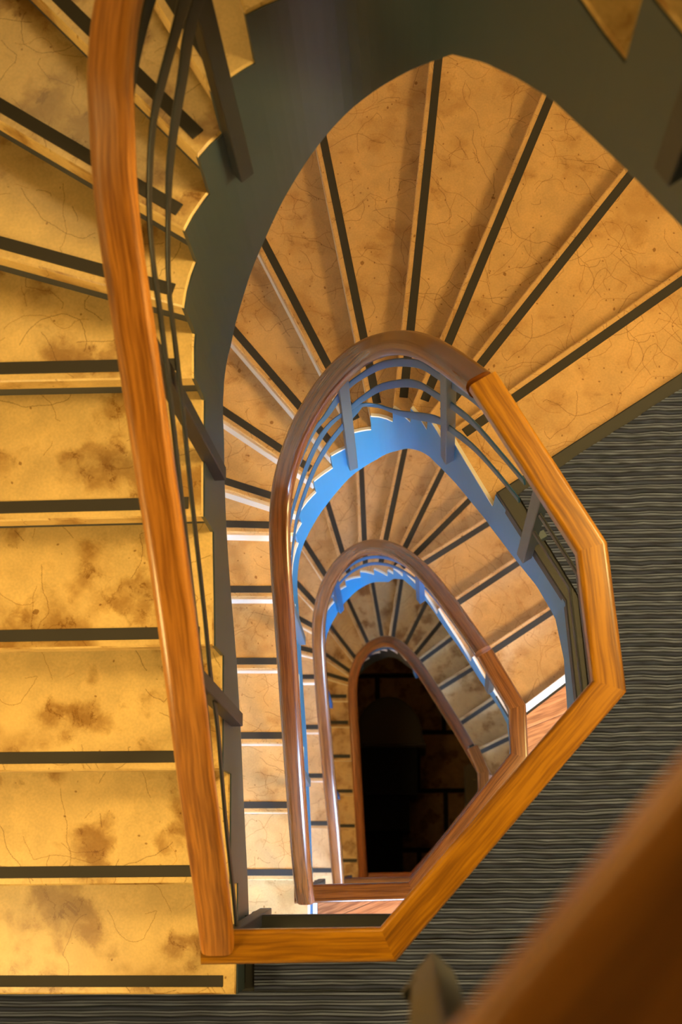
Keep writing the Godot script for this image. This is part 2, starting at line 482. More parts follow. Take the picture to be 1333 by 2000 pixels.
# ---------------------------------------------------------------- stair flights
func flight(index: int, f: Dictionary) -> void:
	var t := thing("stair_flight", f.label, "stairs")
	var well: Dictionary = f.well
	var nose: Array = f.nose
	var n := nose.size()
	var s_at := []
	for r: Array in nose: s_at.append(nearest(well, Vector2(r[0], r[1])))
	f.s_at = s_at
	var corner_r := (WALL_F - WALL_B)
	var corner_l := corner_r + (WALL_R - WALL_L)
	for k in range(1, n):
		var h: float = f.base - k * RISE
		var row: Array = nose[k]
		var up: Array = nose[k - 1]
		var d := outward(row)
		var du := outward(up)
		var a := on(well, s_at[k], -0.003)
		var s_back: float = s_at[k - 1] + 0.004
		var poly := PackedVector2Array()
		poly.append(a)
		var s: float = s_at[k] + 0.04
		while s < s_back - 0.02:
			poly.append(on(well, s, -0.003))
			s += 0.04
		var b := on(well, s_back, -0.003)
		poly.append(b)
		var wb := to_wall(b, du)
		var wa := to_wall(a, d)
		var behind := Vector2(du.y, -du.x)
		if behind.dot(b - a) < 0.0: behind = -behind
		behind *= 0.014 + (0.032 if index == 0 else 0.012)
		poly.append(b + du * 0.03 + behind)
		wb = to_wall(b + behind, du)
		poly.append(wb)
		var ub := round_wall(wb)
		var ua := round_wall(wa)
		if ub < corner_r and ua > corner_r: poly.append(Vector2(WALL_R, WALL_B))
		if ub < corner_l and ua > corner_l: poly.append(Vector2(WALL_L, WALL_B))
		poly.append(wa)
		var lay := Transform2D(rng.randf_range(-0.5, 0.5) + (PI if rng.randf() < 0.5 else 0.0), Vector2(rng.randf(), rng.randf()) * 2.0)
		var st := begin()
		plate(st, poly, h - SLAB, h, 0.004, lay)
		var tread := part("tread", st.commit(), mats[f.stone], t)
		# the black anti-slip strip let into the front of the tread
		var side := Vector2(d.y, -d.x)
		if side.dot(on(well, s_at[k] + 0.05) - a) < 0: side = -side
		if side.dot((on(well, s_at[k - 1]) - a)) < 0: side = -side
		var near := a + d * 0.035 + side * 0.034
		var far := a + d * ((wa - a).length() - 0.12) + side * 0.034
		var mid := (near + far) / 2.0
		st = begin()
		box(st, Transform3D(Basis(Vector3(d.x, 0, d.y), Vector3.UP, Vector3(side.x, 0, side.y)), Vector3(mid.x, h + 0.0005, mid.y)), Vector3(near.distance_to(far), 0.005, 0.030), 0.001)
		var strip := part("anti_slip_strip", st.commit(), mats.strip, tread)
		strip.set_meta("label", "black anti-slip strip")
		if index == 0: continue
		# the pale worn arris along the well
		st = begin()
		var edge: float = s_at[k] + 0.003
		while edge < s_at[k - 1] - 0.002:
			var e2 := minf(edge + 0.03, s_at[k - 1] - 0.001)
			var c := [on(well, edge, -0.008), on(well, e2, -0.008), on(well, e2, 0.0025), on(well, edge, 0.0025)]
			var top := []
			var foot := []
			for v: Vector2 in c:
				top.append(Vector3(v.x, h + 0.001, v.y))
				foot.append(Vector3(v.x, h - 0.012, v.y))
			var flat := [Vector2.ZERO, Vector2.RIGHT, Vector2.ONE, Vector2.DOWN]
			face(st, top, Vector3.UP, flat)
			face(st, [foot[3], foot[2], top[2], top[3]], top[3] - top[0], flat)
			edge += 0.03
		var arris := part("worn_edge", st.commit(), mats.riser_pale, tread)
		arris.set_meta("label", "pale worn edge")
	# risers, one under each nosing
	var back := 0.032 if index == 0 else 0.012
	for k in range(0, n):
		var row: Array = nose[k]
		var d := outward(row)
		var a := on(well, s_at[k])
		var side := Vector2(d.y, -d.x)
		if side.dot(on(well, s_at[k] + 0.05) - a) < 0 and k > 0: side = -side
		if k > 0 and side.dot((on(well, s_at[k - 1]) - a)) < 0: side = -side
		if k == 0 and side.dot(on(well, s_at[0]) - on(well, s_at[1])) < 0: side = -side
		var near := a + d * 0.012 + side * back
		var far := to_wall(a, d) - d * 0.07 + side * back
		var mid := (near + far) / 2.0
		var top: float = f.base - k * RISE - (SLAB if k > 0 else 0.03)
		var low: float = f.base - (k + 1) * RISE
		var st := begin()
		box(st, Transform3D(Basis(Vector3(d.x, 0, d.y), Vector3.UP, Vector3(side.x, 0, side.y)), Vector3(mid.x, (top + low) / 2.0, mid.y)), Vector3(near.distance_to(far) - 0.01, top - low, 0.02))
		part("riser", st.commit(), mats[f.riser], t)
	stringer(f, t)
	soffit(f, t)


func tread_at(f: Dictionary, s: float) -> float:          # tread number at a place along the well, with its fraction
	var a: Array = f.s_at
	for k in range(1, a.size()):
		if s >= a[k]: return k - (s - a[k]) / maxf(a[k - 1] - a[k], 0.01) if s <= a[k - 1] else float(k - 1)
	return float(a.size() - 1)


func low_at(f: Dictionary, s: float) -> float:
	if f.low != null: return table(f.low, s)
	var t := clampf(tread_at(f, s), 0, 30)
	return f.base - t * RISE - table(f.depth, t)


func stringer(f: Dictionary, t: Node3D) -> void:
	var well: Dictionary = f.well
	var a: Array = f.s_at
	var length: float = well.s[well.s.size() - 1]
	var marks := [0.03]
	var s := 0.06
	while s < length - 0.01:
		marks.append(s)
		s += 0.022
	marks.append(length)
	for k in a.size():
		if a[k] > 0.03 and a[k] < length: marks.append(a[k])
	marks.sort()
	var st := begin()
	for i in marks.size() - 1:
		var s0: float = marks[i]
		var s1: float = marks[i + 1]
		if s1 - s0 < 0.0005: continue
		var m := (s0 + s1) / 2.0
		var k := a.size() - 1
		for j in range(a.size() - 1, -1, -1):
			if m >= a[j]: k = j
		var top: float = f.base - k * RISE - (0.007 if k > 0 else 0.03)
		if m < a[a.size() - 1]: top = f.base - (a.size()) * RISE - 0.03
		var p0 := on(well, s0, 0.001)
		var p1 := on(well, s1, 0.001)
		var o0 := on(well, s0, -0.008)
		var o1 := on(well, s1, -0.008)
		var l0 := low_at(f, s0)
		var l1 := low_at(f, s1)
		if top < maxf(l0, l1): continue
		var q := [Vector3(p0.x, l0, p0.y), Vector3(p1.x, l1, p1.y), Vector3(p1.x, top, p1.y), Vector3(p0.x, top, p0.y)]
		var w := [Vector3(o0.x, l0, o0.y), Vector3(o1.x, l1, o1.y), Vector3(o1.x, top, o1.y), Vector3(o0.x, top, o0.y)]
		var inward := Vector3(p0.x - o0.x, 0, p0.y - o0.y)
		var uv := [Vector2(s0, l0), Vector2(s1, l1), Vector2(s1, top), Vector2(s0, top)]
		face(st, q, inward, uv)
		face(st, w, -inward, uv)
		face(st, [q[0], q[1], w[1], w[0]], Vector3.DOWN, uv)
		face(st, [q[3], q[2], w[2], w[3]], Vector3.UP, uv)
		var along := Vector3(p1.x - p0.x, 0, p1.y - p0.y)
		face(st, [q[0], q[3], w[3], w[0]], -along, uv)
		face(st, [q[1], q[2], w[2], w[1]], along, uv)
	var o := part("stringer", st.commit(), mats[f.paint], t)
	o.set_meta("label", {"slate": "slate grey", "paint": "bright blue", "iron": "nearly black"}[f.paint] + " side string with a stepped top edge")


func soffit(f: Dictionary, t: Node3D) -> void:
	var well: Dictionary = f.well
	var nose: Array = f.nose
	var st := begin()
	for k in range(1, nose.size()):
		var d := outward(nose[k])
		var du := outward(nose[k - 1])
		var a := on(well, f.s_at[k], -0.04)
		var b := on(well, f.s_at[k - 1], -0.04)
		var wa := to_wall(a, d) - d * 0.005
		var wb := to_wall(b, du) - du * 0.005
		var ya: float = f.base - (k + 1) * RISE - 0.10
		var yb: float = f.base - k * RISE - 0.10
		face(st, [Vector3(a.x, ya, a.y), Vector3(wa.x, ya, wa.y), Vector3(wb.x, yb, wb.y), Vector3(b.x, yb, b.y)], Vector3.DOWN, [Vector2.ZERO, Vector2.RIGHT, Vector2.ONE, Vector2.DOWN])
		face(st, [Vector3(a.x, ya + 0.03, a.y), Vector3(wa.x, ya + 0.03, wa.y), Vector3(wb.x, yb + 0.03, wb.y), Vector3(b.x, yb + 0.03, b.y)], Vector3.UP, [Vector2.ZERO, Vector2.RIGHT, Vector2.ONE, Vector2.DOWN])
	part("soffit", st.commit(), mats.plaster, t)


# ---------------------------------------------------------------- railings
const POSTS := [
	[[1.91, 1.34], [1.35, 0.66], [0.75, 0.33]],
	[[2.07, -1.43], [2.59, -0.37], [1.35, -2.26], [0.73, -2.40]],
	[[1.99, -4.92], [2.62, -3.60], [1.43, -5.75], [0.83, -6.0]],
	[[2.0, -7.95], [2.62, -7.0], [1.3, -8.8]],
]

func rail_over(path: Array, at: Vector2) -> Vector3:
	var best := 1e9
	var out := Vector3.ZERO
	for p: Vector3 in path:
		var d := Vector2(p.x, p.z).distance_to(at)
		if d < best:
			best = d
			out = p
	return out


func stair_railing(index: int, f: Dictionary) -> void:
	var t := thing("stair_railing", f.rlabel, "railing")
	var path := smooth(to3(f.rail), 4)
	for i in path.size(): path[i] = path[i] - Vector3(0, 0.0275, 0)
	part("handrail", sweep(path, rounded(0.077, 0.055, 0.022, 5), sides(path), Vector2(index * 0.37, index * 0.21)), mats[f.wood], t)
	var well: Dictionary = f.well
	for row: Array in POSTS[index]:
		var foot := on(well, row[0], 0.014)
		var ahead := on(well, row[0] + 0.02) - on(well, row[0] - 0.02)
		post(t, foot, row[1], rail_over(path, foot), ahead.normalized(), on(well, row[0], -0.012), [mats.iron, mats.metal, mats.blue_metal, mats.blue_metal][index])
	var bars := []
	if index == 0: bars = [[BAR_0A, 0.20], [BAR_0A, 0.0], [BAR_0B, 0.0]]
	elif index == 1: bars = [[BAR_1A, 0.0], [BAR_1B, 0.0], [BAR_1C, 0.0]]
	if index == 0: bars.remove_at(0)
	var tone: Material = mats.iron if index == 0 else mats.blue_metal
	if index == 0:
		var way := []
		for p: Vector3 in path: way.append(p - Vector3(0, 0.16, 0))
		part("infill_bar", sweep(way, rounded(0.006, 0.034, 0.0025, 1), sides(way)), tone, t)
	if bars.size():
		for b: Array in bars:
			var pts := []
			var rows: Array = b[0]
			for r: Array in rows:
				var c := on(well, r[0], 0.03 if index == 0 else clampf((r[0] - 1.4) * 0.1, 0.0, 0.03))
				pts.append(Vector3(c.x, r[1] + b[1], c.y))
			var way := smooth(pts, 4)
			part("infill_bar", sweep(way, rounded(0.006, 0.034, 0.0025, 1), sides(way)), tone, t)
	else:
		for drop: float in [0.2, 0.38, 0.56]:
			var way := []
			var sd := sides(path)
			for i in path.size(): way.append(path[i] - Vector3(0, drop, 0) + Vector3(sd[i].x, 0, sd[i].y) * (0.028 if sd[i].dot(Vector2(path[i].x + 0.1, path[i].z + 0.6)) > 0 else -0.028))
			part("infill_bar", sweep(way, rounded(0.006, 0.034, 0.0025, 1), sides(way)), tone, t)


func post(t: Node3D, foot: Vector2, low: float, top: Vector3, ahead: Vector2, wall: Vector2, m: Material = mats.iron) -> void:
	var st := begin()
	var a := Vector3(foot.x, low, foot.y)
	var b := Vector3(top.x, top.y - 0.02, top.z)
	var up := (b - a).normalized()
	var z := Vector3(ahead.x, 0, ahead.y)
	z = (z - up * z.dot(up)).normalized()
	var x := up.cross(z).normalized()
	box(st, Transform3D(Basis(x, up, z), (a + b) / 2.0), Vector3(0.034, (b - a).length(), 0.036), 0.002)
	var p := part("post", st.commit(), m, t)
	st = begin()
	var w := Vector3(wall.x, low + 0.13, wall.y)
	var c := a + up * 0.13
	var out := (w - c)
	if out.length() > 0.004:
		box(st, Transform3D(Basis(x, up, z), (w + c) / 2.0), Vector3(out.length() + 0.02, 0.05, 0.024), 0.002)
		part("fixing_lug", st.commit(), m, p)


func landing_railings() -> void:
	landing_railing(0.0, [Vector2(-0.479, 0.172), Vector2(-0.06, 0.168), Vector2(0.459, -0.402), Vector2(0.434, -0.729), Vector2(0.19, -1.152)], 0.91, "wood_landing", "bright orange wooden landing railing with angled corners, round the edge of the striped carpet", [[Vector2(-0.45, 0.135), -0.3], [Vector2(0.02, 0.105), -0.3], [Vector2(0.352, -0.912), -0.07]])
	landing_railing(17 * RISE, [Vector2(-0.479, 0.172), Vector2(-0.035, 0.168), Vector2(0.484, -0.402), Vector2(0.459, -0.729), Vector2(0.19, -1.152)], 0.91, "wood_top", "blurred brown railing close to the camera, across the bottom right corner", [[Vector2(0.02, 0.117), 2.6], [Vector2(0.362, -0.905), 2.5]], [0.04])
	landing_railing(-17 * RISE, [Vector2(-0.495, 0.107), Vector2(-0.004, 0.097), Vector2(0.455, -0.450), Vector2(0.452, -0.655), Vector2(0.322, -0.886)], 0.91, "wood_mid", "dark brown landing railing one floor down, above the strip of wooden floor", [[Vector2(-0.45, 0.07), -3.15], [Vector2(0.395, -0.86), -3.12]])
	landing_railing(-36 * RISE, [Vector2(-0.495, 0.10), Vector2(-0.004, 0.097), Vector2(0.455, -0.450), Vector2(0.455, -0.58), Vector2(0.39, -0.74)], 0.91, "wood_low", "landing railing two floors down, mostly hidden behind the dark brown one", [[Vector2(-0.45, 0.07), -6.4], [Vector2(0.40, -0.80), -6.35]])
	landing_railing(-56 * RISE, [Vector2(-0.47, 0.084), Vector2(-0.004, 0.08), Vector2(0.46, -0.42)], 0.91, "wood_deep", "lowest landing railing, hardly visible at the black bottom of the well", [])


func landing_railing(floor_y: float, plan: Array, height: float, wood: String, label: String, posts: Array, drops := [0.10, 0.30, 0.50]) -> void:
	var t := thing("landing_railing", label, "railing")
	var path := []
	for p: Vector2 in plan: path.append(Vector3(p.x, floor_y + height - 0.0275, p.y))
	var side := sides(path)
	for i in path.size() - 1:
		part("handrail_section", sweep([path[i], path[i + 1]], rounded(0.075, 0.055, 0.012), [side[i], side[i + 1]], Vector2(i * 0.43, i * 0.17 + height * 0.1)), mats[wood], t)
	for row: Array in posts:
		var foot: Vector2 = row[0]
		var best := 1e9
		var top := Vector3.ZERO
		var dir := Vector2.RIGHT
		for i in path.size() - 1:
			var a := Vector2(path[i].x, path[i].z)
			var b := Vector2(path[i + 1].x, path[i + 1].z)
			var c := Geometry2D.get_closest_point_to_segment(foot, a, b)
			if c.distance_to(foot) < best:
				best = c.distance_to(foot)
				top = Vector3(c.x, floor_y + height - 0.03, c.y)
				dir = (b - a).normalized()
		post(t, foot, row[1], top, dir, foot + (foot - Vector2(0, -0.6)).normalized() * 0.055, mats.metal if floor_y > -1.0 and floor_y < 1.0 and foot.x > 0.3 else mats.iron)
	for drop: float in drops:
		var way := []
		for i in path.size(): way.append(path[i] - Vector3(0, drop, 0))
		way[way.size() - 1] = way[way.size() - 2].lerp(way[way.size() - 1], 0.45)
		part("infill_bar", sweep(way, rounded(0.006, 0.034, 0.0025, 1), side), mats.iron, t)


# ---------------------------------------------------------------- landings
func landing_poly(edge: Array, head: Array) -> PackedVector2Array:
	var p := PackedVector2Array()
	p.append(Vector2(WALL_L, 0.31))
	for e: Vector2 in edge: p.append(e)
	var a := Vector2(head[0], head[1])
	p.append(a)
	p.append(to_wall(a, outward(head)))
	p.append(Vector2(WALL_R, WALL_F))
	p.append(Vector2(WALL_L, WALL_F))
	return p


func landings() -> void:
	var lay := Transform2D(0.0, Vector2.ZERO)
	var edge_a := [Vector2(-0.482, 0.31), Vector2(-0.482, 0.130), Vector2(-0.030, 0.130), Vector2(0.487, -0.40), Vector2(0.464, -0.762)]
	var edge_b := [Vector2(-0.482, 0.32), Vector2(-0.482, 0.10), Vector2(0.01, 0.10), Vector2(0.49, -0.45), Vector2(0.49, -0.62)]
	var st := begin()
	plate(st, landing_poly([Vector2(-0.482, 0.31), Vector2(-0.482, 0.20), Vector2(0.02, 0.20), Vector2(0.55, -0.384), Vector2(0.50, -0.762)], NOSE_0[0]), 17 * RISE - 0.10, 17 * RISE, 0.004, lay)
	struct("floor", st.commit(), mats.trim, "landing floor slab of the camera's storey")
	st = begin()
	plate(st, landing_poly(edge_a, NOSE_1[0]), -0.07, -0.004, 0.004, lay)
	var f0 := struct("floor", st.commit(), mats.trim, "landing slab under the striped carpet with an olive grey edge")
	fascia(f0, edge_a, -0.07, -0.30)
	carpet()
	st = begin()
	plate(st, landing_poly(edge_b, NOSE_2[0]), -17 * RISE - 0.07, -17 * RISE - 0.012, 0.003, lay)
	var f1 := struct("floor", st.commit(), mats.trim, "landing slab one floor down that carries the wooden boards")
	fascia(f1, edge_b, -17 * RISE - 0.07, -17 * RISE - 0.3)
	planks(f1)
	st = begin()
	plate(st, landing_poly([Vector2(-0.482, 0.32), Vector2(-0.482, 0.10), Vector2(0.01, 0.10), Vector2(0.49, -0.45)], NOSE_3[0]), -36 * RISE - 0.07, -36 * RISE, 0.003, lay)
	var f2 := struct("floor", st.commit(), mats.stone_deep, "stone landing slab two floors down")
	fascia(f2, [Vector2(-0.482, 0.32), Vector2(-0.482, 0.10), Vector2(0.01, 0.10), Vector2(0.49, -0.45)], -36 * RISE - 0.07, -36 * RISE - 0.3)
	st = begin()
	var low := PackedVector2Array([Vector2(WALL_L, 0.24), Vector2(-0.47, 0.24), Vector2(-0.46, 0.09), Vector2(0.01, 0.09), Vector2(0.49, -0.45), Vector2(0.49, -0.9), Vector2(WALL_R, -1.6), Vector2(WALL_R, WALL_F), Vector2(WALL_L, WALL_F)])
	plate(st, low, -56 * RISE - 0.25, -56 * RISE, 0.003, lay)
	struct("floor", st.commit(), mats.dark_stone, "dark landing slab at the foot of the lowest flight")


func fascia(parent: Node3D, edge: Array, top: float, low: float) -> void:
	var st := begin()
	for i in range(1, edge.size() - 1):
		var a: Vector2 = edge[i]
		var b: Vector2 = edge[i + 1]
		var d := (b - a).normalized()
		var n := Vector2(-d.y, d.x)
		var m := (a + b) / 2.0 + n * 0.03
		box(st, Transform3D(Basis(Vector3(d.x, 0, d.y), Vector3.UP, Vector3(n.x, 0, n.y)), Vector3(m.x, (top + low) / 2.0, m.y)), Vector3(a.distance_to(b), top - low, 0.04))
	part("fascia", st.commit(), mats.paint, parent)


# ribbed carpet: wide dark ribs and narrow pale ones with grooves between, laid along x
func carpet() -> void:
	var left := [[-2.2, 2.07], [-1.085, 0.335], [-0.772, 0.502], [-0.383, 0.527], [0.198, -0.03]]
	var st := begin()
	var noise := FastNoiseLite.new()
	noise.seed = 5
	noise.frequency = 2.2
	var pitch := 0.0272
	var prof := [[0.0, 0.0, 0], [0.10, 0.006, 1], [0.24, 0.0075, 1], [0.36, 0.005, 1], [0.42, 0.0, 0], [0.50, 0.0065, 2], [0.60, 0.0075, 2], [0.68, 0.0, 0], [0.76, 0.006, 2], [0.88, 0.0075, 2]]
	var tones := [Color(0.005, 0.007, 0.013), Color(0.037, 0.050, 0.110), Color(0.118, 0.150, 0.272)]
	var z := -2.1
	var rows := []
	while z < WALL_F - 0.03:
		for p: Array in prof:
			rows.append([z + p[0] * pitch, p[1], p[2]])
		z += pitch
	var cols := 44
	var prev := []
	var prev_left := 0.0
	for r: Array in rows:
		var zz: float = r[0]
		var xl := WALL_L + 0.01
		if zz < 0.198: xl = table(left, zz)
		elif zz < 0.337: xl = -0.452
		var line := []
		for c in cols + 1:
			var x := lerpf(xl, WALL_R - 0.01, float(c) / cols)
			var wob := noise.get_noise_2d(x * 3.0, zz * 1.5) * 0.004 + noise.get_noise_2d(x * 14.0, zz * 9.0) * 0.0022
			var tone: Color = tones[r[2]] * (1.0 + noise.get_noise_2d(x * 9.0 + 40.0, zz * 30.0) * 0.8 + rng.randf_range(-0.16, 0.16))
			line.append([Vector3(x, r[1] + rng.randf_range(0, 0.0009), zz + wob), tone])
		if prev.size() and not (prev_left > -1.0 and xl < -1.0) and not (prev_left > -0.2 and xl < -0.4):
			for c in cols:
				var q := [prev[c], prev[c + 1], line[c + 1], line[c]]
				for k: int in [0, 1, 2, 0, 2, 3]:
					st.set_color(q[k][1])
					st.set_uv(Vector2(q[k][0].x, q[k][0].z))
					st.add_vertex(q[k][0])
		prev = line
		prev_left = xl
	st.index()
	st.generate_normals()
	var o := part("carpet", st.commit(), mats.carpet, self)
	tag(o, "dark grey ribbed carpet with pale stripes on the landing inside the bright orange railing", "carpet")


func planks(parent: Node3D) -> void:
	var d := Vector2(cos(deg_to_rad(-21.0)), sin(deg_to_rad(-21.0)))
	var n := Vector2(-d.y, d.x)
	var area := landing_poly([Vector2(-0.455, 0.32), Vector2(-0.455, 0.105), Vector2(0.012, 0.105), Vector2(0.495, -0.447), Vector2(0.495, -0.62)], [0.50, -0.665, 144.0])
	area[0] = Vector2(-0.455, WALL_F)
	area[area.size() - 1] = Vector2(-0.455, WALL_F)
	var y := -17 * RISE
	var v := -2.2
	while v < 2.6:
		var u := -2.6 + fmod(absf(v) * 7.3, 0.9)
		while u < 2.8:
			var quad := PackedVector2Array()
			for c: Vector2 in [Vector2(u, v), Vector2(u + 1.198, v), Vector2(u + 1.198, v + 0.118), Vector2(u, v + 0.118)]:
				quad.append(d * c.x + n * c.y)
			for cut: PackedVector2Array in Geometry2D.intersect_polygons(quad, area):
				if cut.size() < 3: continue
				var size := Rect2(cut[0], Vector2.ZERO)
				for c in cut: size = size.expand(c)
				if size.size.x < 0.02 or size.size.y < 0.01: continue
				var st := begin()
				plate(st, cut, y - 0.012, y, 0.0012, Transform2D(deg_to_rad(21.0), Vector2(rng.randf(), rng.randf())))
				part("floor_plank", st.commit(), mats["plank_%d" % rng.randi_range(0, 2)], parent)
			u += 1.2
		v += 0.12
	# pale metal strips along the stone edge
	var st := begin()
	var a := Vector2(0.485, -0.690)
	var e := outward([0, 0, 144.0])
	var w := to_wall(a, e)
	var m := (a + w) / 2.0
	box(st, Transform3D(Basis(Vector3(e.x, 0, e.y), Vector3.UP, Vector3(-e.y, 0, e.x)), Vector3(m.x, y - 0.003, m.y)), Vector3(a.distance_to(w), 0.012, 0.034), 0.002)
	box(st, Transform3D(Basis(), Vector3(-0.468, y - 0.003, 1.2)), Vector3(0.022, 0.012, 2.15), 0.002)
	var o := part("edge_strip", st.commit(), mats.pale_metal, parent)
	o.set_meta("label", "pale metal edge strip")


# ---------------------------------------------------------------- the dark bottom
func well_bottom() -> void:
	var y := -12.1
	var f := Node3D.new()
	f.name = numbered("floor")
	f.set_meta("kind", "structure")
	f.set_meta("label", "dark brown paved floor at the very bottom of the well")
	add_child(f)
	var st := begin()
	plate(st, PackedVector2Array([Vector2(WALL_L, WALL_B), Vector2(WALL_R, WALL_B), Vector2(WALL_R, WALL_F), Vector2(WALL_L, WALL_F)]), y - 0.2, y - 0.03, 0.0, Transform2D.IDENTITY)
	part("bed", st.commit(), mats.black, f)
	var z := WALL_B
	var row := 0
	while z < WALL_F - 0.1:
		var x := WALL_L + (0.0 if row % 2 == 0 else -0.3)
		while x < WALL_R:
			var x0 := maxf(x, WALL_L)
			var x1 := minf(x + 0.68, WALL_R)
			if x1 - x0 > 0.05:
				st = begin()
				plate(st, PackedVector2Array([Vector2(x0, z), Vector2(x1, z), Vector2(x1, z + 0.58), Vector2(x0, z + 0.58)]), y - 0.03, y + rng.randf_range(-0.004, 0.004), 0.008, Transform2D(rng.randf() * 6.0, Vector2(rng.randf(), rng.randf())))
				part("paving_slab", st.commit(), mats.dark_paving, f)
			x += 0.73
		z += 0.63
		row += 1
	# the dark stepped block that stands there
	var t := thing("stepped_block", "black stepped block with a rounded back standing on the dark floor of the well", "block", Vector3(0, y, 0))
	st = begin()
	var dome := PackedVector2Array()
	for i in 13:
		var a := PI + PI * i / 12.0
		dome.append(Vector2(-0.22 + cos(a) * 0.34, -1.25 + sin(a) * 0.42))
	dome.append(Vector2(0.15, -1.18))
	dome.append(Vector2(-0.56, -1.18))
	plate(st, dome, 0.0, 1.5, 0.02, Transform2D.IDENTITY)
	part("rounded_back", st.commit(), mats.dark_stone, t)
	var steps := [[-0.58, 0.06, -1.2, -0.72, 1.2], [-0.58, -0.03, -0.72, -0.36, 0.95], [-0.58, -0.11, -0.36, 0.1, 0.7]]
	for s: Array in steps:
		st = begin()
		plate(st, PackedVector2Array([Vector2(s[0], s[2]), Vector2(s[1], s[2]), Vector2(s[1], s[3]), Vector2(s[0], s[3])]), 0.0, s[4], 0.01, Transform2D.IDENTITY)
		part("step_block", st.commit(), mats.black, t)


# ---------------------------------------------------------------- room shell
func shell() -> void:
	var top := 5.75
	var low := -12.4
	var h := top - low
	var y := (top + low) / 2.0
	wall_box("wall_left", Vector3(WALL_L - 0.12, y, -0.5), Vector3(0.2, h, 6.24))
	wall_box("wall_right", Vector3(WALL_R + 0.12, y, -0.5), Vector3(0.2, h, 6.24))
	wall_box("wall_back", Vector3(0.075, y, WALL_B - 0.12), Vector3(4.22, h, 0.2))
	wall_box("ceiling", Vector3(0.075, top + 0.1, -0.5), Vector3(4.22, 0.2, 6.24))
	# front wall with a window at each of two lower storeys
	var panes := [[-0.15, 1.6, -2.2, -0.45], [-0.15, 1.6, -5.1, -3.35]]
	var st := begin()
	var cuts := [[low, -5.1], [-3.35, -2.2], [-0.45, top]]
	for c: Array in cuts:
		box(st, Transform3D(Basis(), Vector3(0.075, (c[0] + c[1]) / 2.0, WALL_F + 0.1)), Vector3(4.15, c[1] - c[0], 0.2))
	for p: Array in panes:
		box(st, Transform3D(Basis(), Vector3((-2.0 + p[0]) / 2.0, (p[2] + p[3]) / 2.0, WALL_F + 0.1)), Vector3(p[0] + 2.0, p[3] - p[2], 0.2))
		box(st, Transform3D(Basis(), Vector3((2.15 + p[1]) / 2.0, (p[2] + p[3]) / 2.0, WALL_F + 0.1)), Vector3(2.15 - p[1], p[3] - p[2], 0.2))
	struct("wall_front", st.commit(), mats.plaster)
	for i in panes.size():
		var p: Array = panes[i]
		var w := Node3D.new()
		w.name = "window_%d" % (i + 1)
		w.set_meta("kind", "structure")
		add_child(w)
		st = begin()
		var c := Vector3((p[0] + p[1]) / 2.0, (p[2] + p[3]) / 2.0, WALL_F + 0.12)
		var sz := Vector2(p[1] - p[0], p[3] - p[2])
		for s: float in [-1.0, 1.0]:
			box(st, Transform3D(Basis(), c + Vector3(s * (sz.x / 2 - 0.03), 0, 0)), Vector3(0.06, sz.y, 0.07), 0.004)
			box(st, Transform3D(Basis(), c + Vector3(0, s * (sz.y / 2 - 0.03), 0)), Vector3(sz.x - 0.12, 0.06, 0.07), 0.004)
		box(st, Transform3D(Basis(), c), Vector3(0.06, sz.y - 0.12, 0.06), 0.004)
		part("window_frame", st.commit(), mats.riser_pale, w)
		for s: float in [-1.0, 1.0]:
			st = begin()
			box(st, Transform3D(Basis(), c + Vector3(s * sz.x / 4.0, 0, 0)), Vector3(sz.x / 2.0 - 0.09, sz.y - 0.12, 0.006))
			part("pane", st.commit(), mats.glass, w)


func wall_box(called: String, at: Vector3, size: Vector3) -> void:
	var st := begin()
	box(st, Transform3D(Basis(), at), size)
	struct(called, st.commit(), mats.plaster)


# ---------------------------------------------------------------- materials
func plain(c: Color, rough: float, metal := 0.0) -> StandardMaterial3D:
	var m := StandardMaterial3D.new()
	m.albedo_color = c
	m.roughness = rough
	m.metallic = metal
	return m


func clouds(seed_at: int, frequency: float, octaves: int, w: int, h: int, warp := 0.0, ridged := false) -> PackedByteArray:
	var n := FastNoiseLite.new()
	n.seed = seed_at
	n.frequency = frequency
	n.fractal_octaves = octaves
	if ridged: n.fractal_type = FastNoiseLite.FRACTAL_RIDGED
	if warp > 0.0:
		n.domain_warp_enabled = true
		n.domain_warp_amplitude = warp
		n.domain_warp_frequency = frequency * 1.5
	var img := n.get_seamless_image(w, h)
	img.convert(Image.FORMAT_L8)
	return img.get_data()


